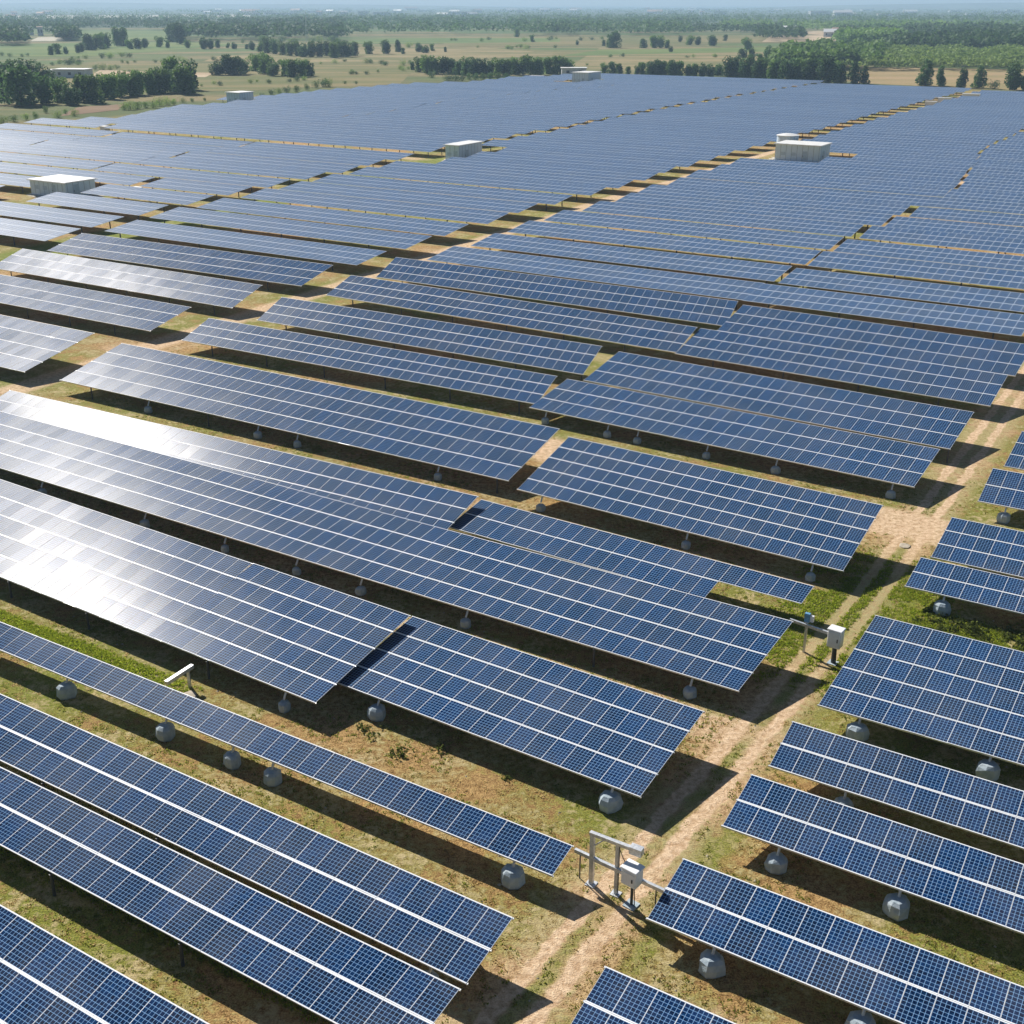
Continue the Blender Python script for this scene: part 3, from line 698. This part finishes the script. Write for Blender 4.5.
def field(px, m, label, z):
    pts = []
    n = len(px)
    for i in range(n):
        a, b = px[i], px[(i + 1) % n]
        for k in range(5):
            t_ = k / 5; x, y = a[0] + (b[0] - a[0]) * t_, a[1] + (b[1] - a[1]) * t_
            if y < 30 : pts.append(at(x, y, z))
            else: pts.append(at(x, y + random.uniform(-.25, .25), z))
    o = MB(); o.quad(pts); tag(o.build('field', FM[m]), label, 'field', kind='structure')
F_ = [
 ([(855, 83), (1060, 92), (1060, 70), (860, 67)], 'tan', 'tan stubble field behind the right hand tree row'),
 ([(-40, 66), (330, 62), (345, 45), (560, 50), (700, 50), (700, 56), (430, 58), (410, 74), (400, 84), (170, 93), (100, 93), (-40, 95)], 'olive', 'rough olive meadow around the mid distance trees'),
 ([(90, 76), (205, 77), (215, 73), (100, 70)], 'sand', 'bare sandy patch behind the left tree belt'),
 ([(60, 116), (118, 110), (125, 104), (78, 107)], 'brown', 'brown fallow strip at the left edge of the solar field'),
 ([(-40, 57), (90, 56), (250, 44), (170, 42), (-40, 44)], 'green', 'green crop field on the left'),
 ([(70, 41), (175, 40), (170, 31), (76, 31)], 'green', 'far green paddock between the woods'),
 ([(200, 62), (420, 64), (560, 54), (480, 47), (330, 50), (220, 56)], 'straw', 'straw coloured field left of centre'),
 ([(560, 72), (740, 74), (860, 60), (850, 50), (600, 48)], 'straw', 'broad straw coloured field behind the far cabin'),
 ([(450, 47), (700, 44), (830, 41), (850, 35), (620, 35), (430, 37)], 'olive', 'pale olive field in front of the distant wood'),
 ([(560, 56), (840, 50), (835, 46), (600, 50)], 'green', 'narrow green strip across the straw field'),
 ([(320, 44), (560, 42), (560, 38), (380, 38)], 'green', 'green strip below the distant wood'),
 ([(800, 34), (832, 35), (828, 31), (802, 31)], 'sand', 'bare sandy yard by the distant houses'),
 ([(-40, 19), (175, 18), (180, 15), (-40, 15.5)], 'pale', 'pale distant field under the horizon on the left'),
 ([(180, 17), (250, 17.5), (250, 14.5), (180, 14.5)], 'pale', 'second pale distant field under the horizon'),
 ([(30, 41), (66, 41), (60, 37), (38, 37)], 'pale', 'small pale clearing in the left woods'),
 ([(762, 42), (860, 40), (850, 35), (770, 36)], 'sand', 'pale yard in front of the distant houses')]
FM['floor'] = field_mat('wood_floor', (.05, .075, .03), (.07, .10, .04), 0)
F_.insert(0, ([(-120, 28), (1150, 28), (1150, 6.5), (-120, 6.5)], 'floor', 'dark green undergrowth beneath the distant woods'))
for i, (px, m_, lb_) in enumerate(F_): field(px, m_, lb_, .02 + .012 * i)

# ------------------------------------------------------------------ trees
def leaf_mat(name, c0, c1, c2):
    t = NT(name); rp = t.n('ShaderNodeNewGeometry').outputs['Random Per Island']; oi = t.n('ShaderNodeObjectInfo').outputs['Random']
    c = t.mix(rp, c0, c1); c = t.mix(t.ramp(t.noise(t.pos(), .35, 3), .4, .65, 0, .6), c, c2); k = t.ramp(oi, 0, 1, .75, 1.3)
    c = t.mix(1.0, c, t.xyz(k, k, k), 'MULTIPLY'); t.set(base=c, rough=.7, spec=.2); thin(t, c, .35); return t.m
LEAF = {'dark': leaf_mat('dark_leaves', (0.058, 0.122, 0.038), (0.115, 0.211, 0.058), (0.077, 0.147, 0.051)), 'mid': leaf_mat('mid_leaves', (0.096, 0.186, 0.045), (0.192, 0.307, 0.064), (0.128, 0.218, 0.058)),
        'light': leaf_mat('light_leaves', (0.192, 0.294, 0.070), (0.333, 0.448, 0.102), (0.230, 0.333, 0.090))}
BARK = mat_simple('bark', (.10, .08, .06), .9)
def crown_mesh(kind, leaf, n=1500):
    """unit tree: height 1, crown of lobes filled with leaf cards"""
    L = []
    if kind == 'round':
        for _ in range(17): a = random.uniform(0, 6.28); r = random.uniform(0, .30); L.append((math.cos(a) * r, math.sin(a) * r, random.uniform(.10, .80), random.uniform(.15, .26)))
    elif kind == 'tall':
        for i in range(12): a = random.uniform(0, 6.28); z = .12 + .72 * i / 11; r = .12 * (1.15 - z); L.append((math.cos(a) * r, math.sin(a) * r, z, .17 * (1.25 - z * .75)))
    else:
        for _ in range(9): a = random.uniform(0, 6.28); r = random.uniform(0, .45); L.append((math.cos(a) * r, math.sin(a) * r, random.uniform(.2, .62), random.uniform(.2, .34)))
    L = np.array(L); wgt = L[:, 3] ** 2; idx = RNG.choice(len(L), n, p=wgt / wgt.sum())
    d = RNG.normal(size=(n, 3)); d /= np.linalg.norm(d, axis=1)[:, None]
    rad = L[idx, 3] * (RNG.uniform(.35, 1.12, n) ** .5)
    C = L[idx, :3] + d * rad[:, None]; C[:, 2] = np.clip(C[:, 2], .04, 1.02)
    q, f = cards(C, RNG.uniform(.028, .052, n) * (1.2 if kind == 'round' else 1.0), .25)
    return np_mesh('crown', q, f, LEAF[leaf])
def trunk_mesh():
    m = MB(); m.tube((0, 0, -.02), (.01, .0, .35), .032, .02, 7); m.tube((.01, 0, .35), (.02, .02, .75), .02, .006, 6)
    for k in range(5):
        a = k * 1.26 + random.uniform(-.3, .3); z = .22 + .09 * k; m.tube((.005, 0, z), (math.cos(a) * .22, math.sin(a) * .22, z + .2), .012, .004, 5)
    return m.mesh('trunk', BARK)
CROWN = {(k, l): [crown_mesh(k, l, n) for _ in range(c)] for k, l, n, c in (('round', 'dark', 1700, 4), ('round', 'mid', 1700, 4), ('round', 'light', 1500, 3), ('tall', 'dark', 1300, 3), ('tall', 'mid', 1300, 2), ('bush', 'mid', 700, 3), ('bush', 'dark', 700, 2), ('bush', 'light', 700, 3))}
TRUNK = [trunk_mesh() for _ in range(3)]
def tree(px, py, hp, kind, leaf, label, group, asp=1.0):
    p = at(px, py); dist = p.y * CP + CAMH * SP; h = hp * dist / FPX * 1.02
    r = empty('bush' if kind == 'bush' else 'tree', p, random.uniform(0, 6.28)); tag(r, label, 'bush' if kind == 'bush' else 'tree', group)
    c = link('foliage' if kind == 'bush' else 'crown', random.choice(CROWN[(kind, leaf)]), r); c.scale = (h * asp, h * asp, h)
    t_ = link('trunk', random.choice(TRUNK), r); t_.scale = (h, h, h * .9)
def belt(items, kind, leaf, label, group):
    for it in items:
        l = leaf if isinstance(leaf, str) else random.choice(leaf); tree(*it[:3], kind, l, label, group, it[3] if len(it) > 3 else 1.0)
belt([(22, 105, 40, 1.25), (3, 99, 30, 1.1)], 'round', 'dark', 'huge round dark tree at the left end of the near left tree belt', 'big dark trees at the left edge')
belt([(14, 88, 26, 1.3), (30, 86, 25, 1.2), (1, 90, 27, 1.2), (44, 87, 22, 1.2)], 'round', 'dark', 'dark tree in the clump behind the huge round tree at the left edge', 'trees behind the huge round tree')
belt([(46, 104, 27), (62, 102, 24, 1.1), (71, 105, 22, 1.2), (84, 102, 26), (96, 103, 27), (104, 99, 24), (113, 99, 24), (122, 97, 23), (131, 96, 24), (140, 95, 24), (149, 94, 22), (157, 93, 23), (165, 93, 24)], 'round', ['dark', 'mid', 'mid'], 'leafy tree in the middle of the near left tree belt', 'trees of the near left belt')
belt([(171, 88, 30, 1.1), (186, 94, 28, 1.25), (179, 92, 24), (191, 90, 28, .9)], 'round', ['mid', 'dark'], 'tall leafy tree at the right end of the near left tree belt', 'tall trees ending the left belt')
belt([(46, 113, 8), (58, 118, 8, 1.2), (75, 116, 8), (4, 125, 11), (14, 122, 9), (26, 120, 8), (36, 119, 8), (66, 114, 6)], 'bush', ['light', 'mid'], 'low bush on the grass just left of the solar field corner', 'bushes left of the field corner')
belt([(124, 110, 9), (131, 110, 10), (138, 109, 10), (146, 108, 9), (153, 108, 10), (160, 106, 10), (167, 105, 9), (174, 105, 8), (183, 103, 6), (205, 101, 4), (192, 102, 5)], 'bush', ['light', 'mid', 'light'], 'low bush along the solar field edge below the left tree belt', 'bushes below the left tree belt')
belt([(219, 75, 15, 1.3), (229, 75, 19, 1.1), (237, 75, 18, 1.1), (244, 74, 14, 1.2)], 'round', ['mid', 'dark'], 'tree in the rounded clump left of the two isolated clumps', 'trees of the first meadow clump')
belt([(256, 71, 16), (266, 74, 18, 1.1), (273, 76, 14, 1.2), (262, 68, 15)], 'round', ['mid', 'light', 'mid'], 'tree in the loose middle clump on the meadow', 'trees of the middle meadow clump')
belt([(286, 76, 16, .9), (293, 77, 17, 1.1), (301, 77, 17, 1.1), (308, 76, 15)], 'round', ['dark', 'mid'], 'tree in the compact right clump on the meadow', 'trees of the right meadow clump')
belt([(316, 88, 8), (323, 87, 10), (329, 87, 9), (271, 95, 7), (279, 94, 7), (287, 93, 8), (297, 92, 8), (307, 90, 7), (262, 97, 5), (345, 84, 4), (356, 84, 4), (252, 99, 4)], 'bush', ['light', 'mid', 'dark'], 'bush along the solar field edge below the meadow clumps', 'bushes below the meadow clumps')
belt([(96, 70, 6, 1.3), (103, 70, 7, 1.3), (111, 70, 6, 1.4), (117, 69, 5, 1.3), (71, 63, 6), (129, 72, 3, 1.5), (134, 73, 3, 1.5)], 'bush', ['mid', 'light'], 'low meadow bush beyond the left tree belt', 'bushes on the far left meadow')
belt([(2, 56, 5), (10, 57, 5), (22, 57, 4), (28, 56, 4)], 'bush', ['dark'], 'tiny dark bush at the left margin of the green crop field', 'tiny bushes by the green crop')
belt([(52, 55, 9, 1.1), (58, 54, 10, 1.1), (66, 54, 7, 1.1), (78, 53, 8), (82, 52, 9), (89, 50, 16), (95, 49, 13, 1.1), (101, 49, 15), (107, 48, 14), (117, 46, 18, .7), (124, 46, 18, .7), (130, 49, 9, 1.2), (138, 49, 10, 1.3), (145, 48, 9, 1.2), (160, 47, 10, 1.1), (168, 48, 7), (173, 42, 18), (180, 44, 20), (188, 48, 8), (204, 49, 12, 1.1), (211, 49, 10), (218, 48, 8), (234, 49, 7), (228, 48, 5), (247, 49, 5)], 'round', ['dark', 'mid', 'dark'], 'distant tree in the hedge line behind the left meadow', 'trees of the far left hedge line')
belt([(252, 50, 9), (261, 52, 10), (268, 53, 15), (275, 54, 14), (283, 55, 12), (290, 56, 13), (297, 56, 14), (304, 57, 14), (312, 57, 15), (320, 57, 14), (327, 56, 14), (334, 58, 15), (341, 57, 16), (348, 57, 15), (355, 56, 13), (369, 54, 12, 1.1), (386, 54, 13, 1.1), (398, 52, 12, .7), (403, 54, 6), (419, 52, 9), (426, 53, 8), (445, 52, 5), (432, 51, 7)], 'round', ['dark', 'mid'], 'distant tree in the long hedge line left of centre', 'trees of the central hedge line')
belt([(412, 70, 8), (420, 72, 14), (428, 74, 18), (436, 74, 17), (444, 74, 16), (452, 74, 15), (459, 75, 14), (467, 76, 18, 1.1), (475, 77, 18), (483, 77, 17), (491, 77, 15), (499, 76, 17), (507, 76, 16), (515, 75, 17), (523, 75, 19), (531, 75, 18), (539, 75, 17), (547, 74, 16), (555, 74, 17), (563, 74, 16), (570, 74, 14)], 'round', ['dark', 'mid', 'mid'], 'tree in the dense belt behind the top of the solar field', 'trees of the dense central belt')
belt([(448, 81, 8, 1.2), (455, 81, 8, 1.2), (462, 81, 8, 1.2), (469, 80, 8, 1.2), (476, 80, 8, 1.2), (483, 80, 8, 1.2), (490, 79, 8, 1.2), (498, 79, 8, 1.2), (506, 79, 7, 1.2), (432, 78, 9, .9)], 'bush', ['mid', 'dark'], 'rounded shrub in the low hedge in front of the dense belt', 'shrubs of the low central hedge')
belt([(604, 74, 9), (612, 74, 12), (619, 75, 11), (628, 75, 8), (637, 75, 9), (643, 75, 12), (650, 76, 14), (657, 76, 16), (663, 76, 15), (672, 77, 16), (679, 77, 15), (688, 77, 12), (695, 77, 13), (702, 77, 14), (710, 77, 13), (718, 76, 12)], 'round', ['dark', 'mid'], 'tree in the row right of the far cabin', 'trees of the row right of the far cabin')
belt([(729, 78, 20), (736, 78, 21, .9), (744, 79, 20), (750, 79, 23, .6), (757, 80, 20), (764, 80, 21), (771, 81, 20), (778, 81, 22), (786, 82, 21), (794, 82, 23), (802, 82, 22), (810, 83, 24), (818, 83, 22), (826, 84, 27, 1.0), (834, 83, 21)], 'round', ['dark', 'mid', 'dark'], 'tree in the tall dark row behind the field, left of the two slim trees', 'trees of the tall dark row')
belt([(853, 84, 22, 1.1), (863, 84, 18, 1.2), (841, 83, 20, .9)], 'tall', 'dark', 'slim dark tree against the tan stubble field', 'slim trees at the stubble field')
belt([(925, 86, 26, 1.2), (939, 86, 20, 1.1), (962, 88, 20, 1.2), (979, 88, 22, 1.2)], 'tall', 'dark', 'separate dark conical tree standing along the right field edge', 'conical trees at the right field edge')
belt([(994, 89, 11, 1.2)], 'bush', 'dark', 'low round bush between the conical trees and the big right edge tree', 'bush at the right field edge')
belt([(1012, 90, 26, .95), (1024, 90, 14, 1.0)], 'round', 'dark', 'dense dark tree at the right edge behind the solar field', 'dark trees at the right edge')
belt([(614, 48, 16, 1.15)], 'round', 'dark', 'single large round tree in the straw field', 'single field tree')
belt([(643, 48, 9), (653, 48, 12, 1.1), (660, 48, 12), (667, 48, 8), (671, 52, 6), (690, 45, 9, 1.3), (698, 45, 8, 1.2), (712, 46, 10, 1.4), (532, 42, 7), (517, 37, 8), (577, 45, 5), (680, 42, 6), (604, 46, 6), (725, 41, 6)], 'round', ['dark', 'mid'], 'small scattered tree on the straw and olive fields', 'scattered small field trees')
belt([(747, 50, 12, 1.2)], 'round', 'mid', 'round lone tree above the light green scrub', 'lone tree')
belt([(742, 58, 9, 1.2), (751, 58, 9, 1.2), (768, 62, 16), (780, 62, 14), (760, 62, 8, 1.2)], 'round', ['mid', 'dark'], 'tree at the left tip of the light green scrub', 'trees at the tip of the scrub')

ex = []
for (x0, y0, x1, y1, n, s0, s1) in [(120, 63, 205, 60, 9, 3, 5), (205, 60, 330, 64, 10, 3, 6), (330, 62, 420, 66, 9, 3, 6), (345, 46, 560, 49, 16, 3, 6), (560, 66, 740, 70, 14, 3, 6), (590, 58, 760, 56, 10, 3, 5), (0, 66, 90, 64, 8, 4, 8), (200, 86, 330, 80, 10, 3, 6), (340, 76, 410, 70, 8, 3, 6), (230, 42, 340, 43, 12, 4, 8), (60, 58, 150, 57, 9, 3, 6), (450, 41, 620, 40, 12, 3, 5)]:
    for i in range(n): k = random.random(); ex.append((x0 + (x1 - x0) * k, y0 + (y1 - y0) * k + random.uniform(-1.2, 1.2), random.uniform(s0, s1), random.uniform(1, 1.5)))
belt(ex, 'bush', ['mid', 'dark', 'light'], 'small hedgerow bush dotted across the open meadows', 'hedgerow bushes on the meadows')

# woods that read as one mass
def wood(name, label, poly, n, hp, leaf, per=46, lo=.8, hi=1.2, thr=0., wide=1.0):
    """poly: (x0, y0, x1, y1) picture quads -> ground region; n crowns in it"""
    Q = []; S = []
    for (xa, ya, xb, yb) in poly:
        xs = RNG.uniform(xa, xb, n); ys = 1 / RNG.uniform(1 / max(yb - 4.2, .8), 1 / max(ya - 4.2, .5), n) + 4.2
        for x, y in zip(xs, ys):
            p = at(x, y); h = hp * RNG.uniform(lo, hi)
            if thr and lat(np.array([p.x]), np.array([p.y]), 170., 31)[0] < thr: continue
            d = RNG.normal(size=(per, 3)); d /= np.linalg.norm(d, axis=1)[:, None]; d[:, 2] = np.abs(d[:, 2]) * .9 - .15
            lob = 1 + .25 * np.sin(d[:, 0] * 7 + x) * np.cos(d[:, 1] * 6 + y)
            Q.append(np.array([p.x, p.y, h * .42]) + d * (np.array([h * .52 * wide, h * .52 * wide, h * .56]) * lob[:, None])); S.append(RNG.uniform(.10, .17, per) * h)
    q, f = cards(np.concatenate(Q), np.concatenate(S), .5)
    tag(link(name, np_mesh(name, q, f, LEAF[leaf])), label, 'woodland', kind='stuff')
wood('scrubland', 'light green scrub and young trees behind the stubble field', [(775, 66, 1060, 71), (790, 60, 1060, 67), (795, 52, 960, 62), (880, 54, 1060, 64)], 210, 6.5, 'light', 44)
wood('scrub_trees', 'mid green trees along the front of the light green scrub', [(775, 66, 870, 70), (780, 54, 880, 64)], 70, 10, 'mid', 60)
wood('dark_wood', 'dense dark wood at the right behind the scrub', [(890, 46, 1070, 54), (950, 38, 1070, 48), (900, 33, 1070, 40)], 260, 12, 'dark', 40)
wood('green_wood', 'mid green wood on the right below the horizon', [(720, 27, 905, 33), (900, 27, 1070, 36), (840, 41, 900, 47)], 260, 12, 'mid', 30, thr=.2)
wood('central_wood', 'long dark wood across the centre below the horizon', [(340, 28, 690, 36), (520, 28, 690, 36.5), (330, 22, 700, 28)], 340, 13, 'dark', 26)
wood('left_wood', 'dark wood at the left centre behind the far hedge line', [(172, 36, 345, 41), (180, 28, 345, 36), (225, 24, 345, 29)], 230, 13, 'dark', 30)
wood('left_edge_wood', 'wood at the far left behind the green crop', [(-30, 38, 24, 46), (-30, 24, 76, 36), (76, 24, 175, 31), (60, 36, 75, 41)], 170, 12, 'dark', 30)
wood('house_wood', 'trees around the distant houses on the right', [(690, 30, 800, 35), (760, 36, 800, 41), (840, 34, 905, 40)], 90, 11, 'dark', 34)
wood('distant_wood', 'broken distant woodland fading into haze', [(-80, 18.5, 1110, 26)], 2600, 13, 'dark', 14, thr=.27)
wood('horizon_wood', 'hazy woodland under the horizon', [(-100, 9, 1130, 18.5), (-100, 6.2, 1130, 10)], 3600, 15, 'dark', 9, thr=.24, wide=2.6)

# ------------------------------------------------------------------ distant buildings
def house(px, py, L, D, H, label, group, roofc='roof', flat=False, name='building', rz=None):
    p = at(px, py); r = empty(name, p, random.uniform(-.6, .6) if rz is None else rz); tag(r, label, 'building', group)
    MB().box(-L / 2, L / 2, 0, D, 0, H).build('wall', M['hwall'], r)
    if flat: MB().box(-L / 2 - .4, L / 2 + .4, -.4, D + .4, H, H + .35).build('roof', M[roofc], r)
    else:
        m = MB(); x = L / 2 + .5; h2 = H + D * .28
        m.quad([(-x, -.5, H - .1), (x, -.5, H - .1), (x, D / 2, h2), (-x, D / 2, h2)]); m.quad([(x, D + .5, H - .1), (-x, D + .5, H - .1), (-x, D / 2, h2), (x, D / 2, h2)])
        m.quad([(-x, D + .5, H - .1), (-x, -.5, H - .1), (-x, D / 2, h2)][:3]); m.quad([(x, -.5, H - .1), (x, D + .5, H - .1), (x, D / 2, h2)]); m.build('roof', M[roofc], r)
    n = max(2, int(L / 5))
    for k in range(n):
        x = -L / 2 + L * (k + .5) / n; MB().box(x - .7, x + .7, -.05, 0, H * .35, H * .7).build('window', M['dark'], r)
M['hwall'] = mat_simple('rendered_wall', (.62, .63, .63), .8, 0, .1, .3); M['tile'] = mat_simple('clay_roof', (.45, .30, .22), .8, 0, .15, .3)
house(70, 78, 15, 9, 3.6, 'long low white shed behind the left tree belt', 'shed', flat=True, name='shed', rz=-.1)
house(56, 76, 7, 6, 2.6, 'small pale annex beside the long white shed', 'annex', flat=True, name='shed', rz=-.1)
house(574, 75.5, 12, 7, 3.2, 'small white building behind the far cabin', 'building behind the far cabin', flat=True, rz=.0)
for (x, y, L, f_) in [(866, 43, 14, 0), (874, 43, 10, 1), (858, 45, 9, 1), (843, 36, 22, 0), (853, 33, 16, 0), (881, 36, 20, 0), (832, 37, 18, 1), (889, 34, 14, 1), (788, 33, 18, 1)]:
    house(x, y, L, L * .6, 5, 'pale house in the hamlet between the woods on the right', 'houses of the right hamlet', 'roof' if f_ else 'tile')
for k, (x0, x1, y0, y1, n) in enumerate([(190, 330, 11, 15.5, 22), (340, 480, 10, 17, 14), (480, 600, 9, 13, 16), (640, 780, 9, 15, 16), (800, 1020, 10, 18, 16), (30, 70, 34, 38, 4), (0, 60, 12, 20, 4)]):
    nm = ['town below the left horizon', 'hamlet left of centre', 'white sheds at the centre horizon', 'town right of centre', 'hamlets on the right horizon', 'farm in the left wood', 'sheds at the far left horizon'][k]
    for i in range(n):
        x, y = random.uniform(x0, x1), random.uniform(y0, y1); L = random.uniform(16, 60) * (9 / max(y - 4, 5)) ** .5 * (.5 if y > 30 else 1)
        house(x, y, L, L * .45, random.uniform(5, 12), 'distant pale building of the ' + nm, 'buildings of the ' + nm, random.choice(['roof', 'roof', 'tile']), random.random() < .5)
# lattice mast on the left
ms = empty('lattice_mast', at(307, 42)); tag(ms, 'thin pale lattice mast rising above the left wood', 'mast')
b = MB()
for k in range(3): a = k * 2.1; b.tube((math.cos(a) * 1.2, math.sin(a) * 1.2, 0), (math.cos(a) * .2, math.sin(a) * .2, 22), .14, .08, 5)
b.build('lattice', M['steel'], ms); MB().tube((0, 0, 22), (0, 0, 26), .1).build('antenna', M['steel'], ms)

# ------------------------------------------------------------------ hills on the horizon and the air
def hills(name, label, x0, x1, Y, H, seed):
    n = 90; m = MB(); prev = None
    for i in range(n + 1):
        t_ = i / n; x = x0 + (x1 - x0) * t_; h = H * (math.sin(math.pi * t_) ** .7) * (.65 + .35 * lat(np.array([x]), np.array([0.]), 900., seed)[0]) + .5
        cur = ((x, Y - 900, -1), (x, Y, h), (x, Y + 1500, -1))
        if prev:
            m.quad([prev[0], cur[0], cur[1], prev[1]]); m.quad([prev[1], cur[1], cur[2], prev[2]])
        prev = cur
    tag(m.build(name, M['hill'], smooth=True), label, 'hills', kind='structure')
M['hill'] = mat_simple('wooded_hill', (.05, .08, .035), .95, 0, .4, .004)
hills('hills', 'low wooded hills on the right horizon', 1500, 7000, 8600, 62, 3)
hills('hills', 'faint low hills on the left horizon', -6500, 400, 9400, 46, 5)
hz = MB().box(-14000, 14000, -260, 13500, -1.5, 70)
t = NT('haze'); t.t.nodes.remove(t.b); pv = t.n('ShaderNodeVolumePrincipled'); pv.inputs['Color'].default_value = (.52, .74, 1.0, 1)
pv.inputs['Density'].default_value = .00018; pv.inputs['Anisotropy'].default_value = .1
t.t.links.new(pv.outputs[0], t.out.inputs['Volume'])
tag(hz.build('haze', t.m), 'thin blue summer haze over the far fields', 'haze', kind='stuff')
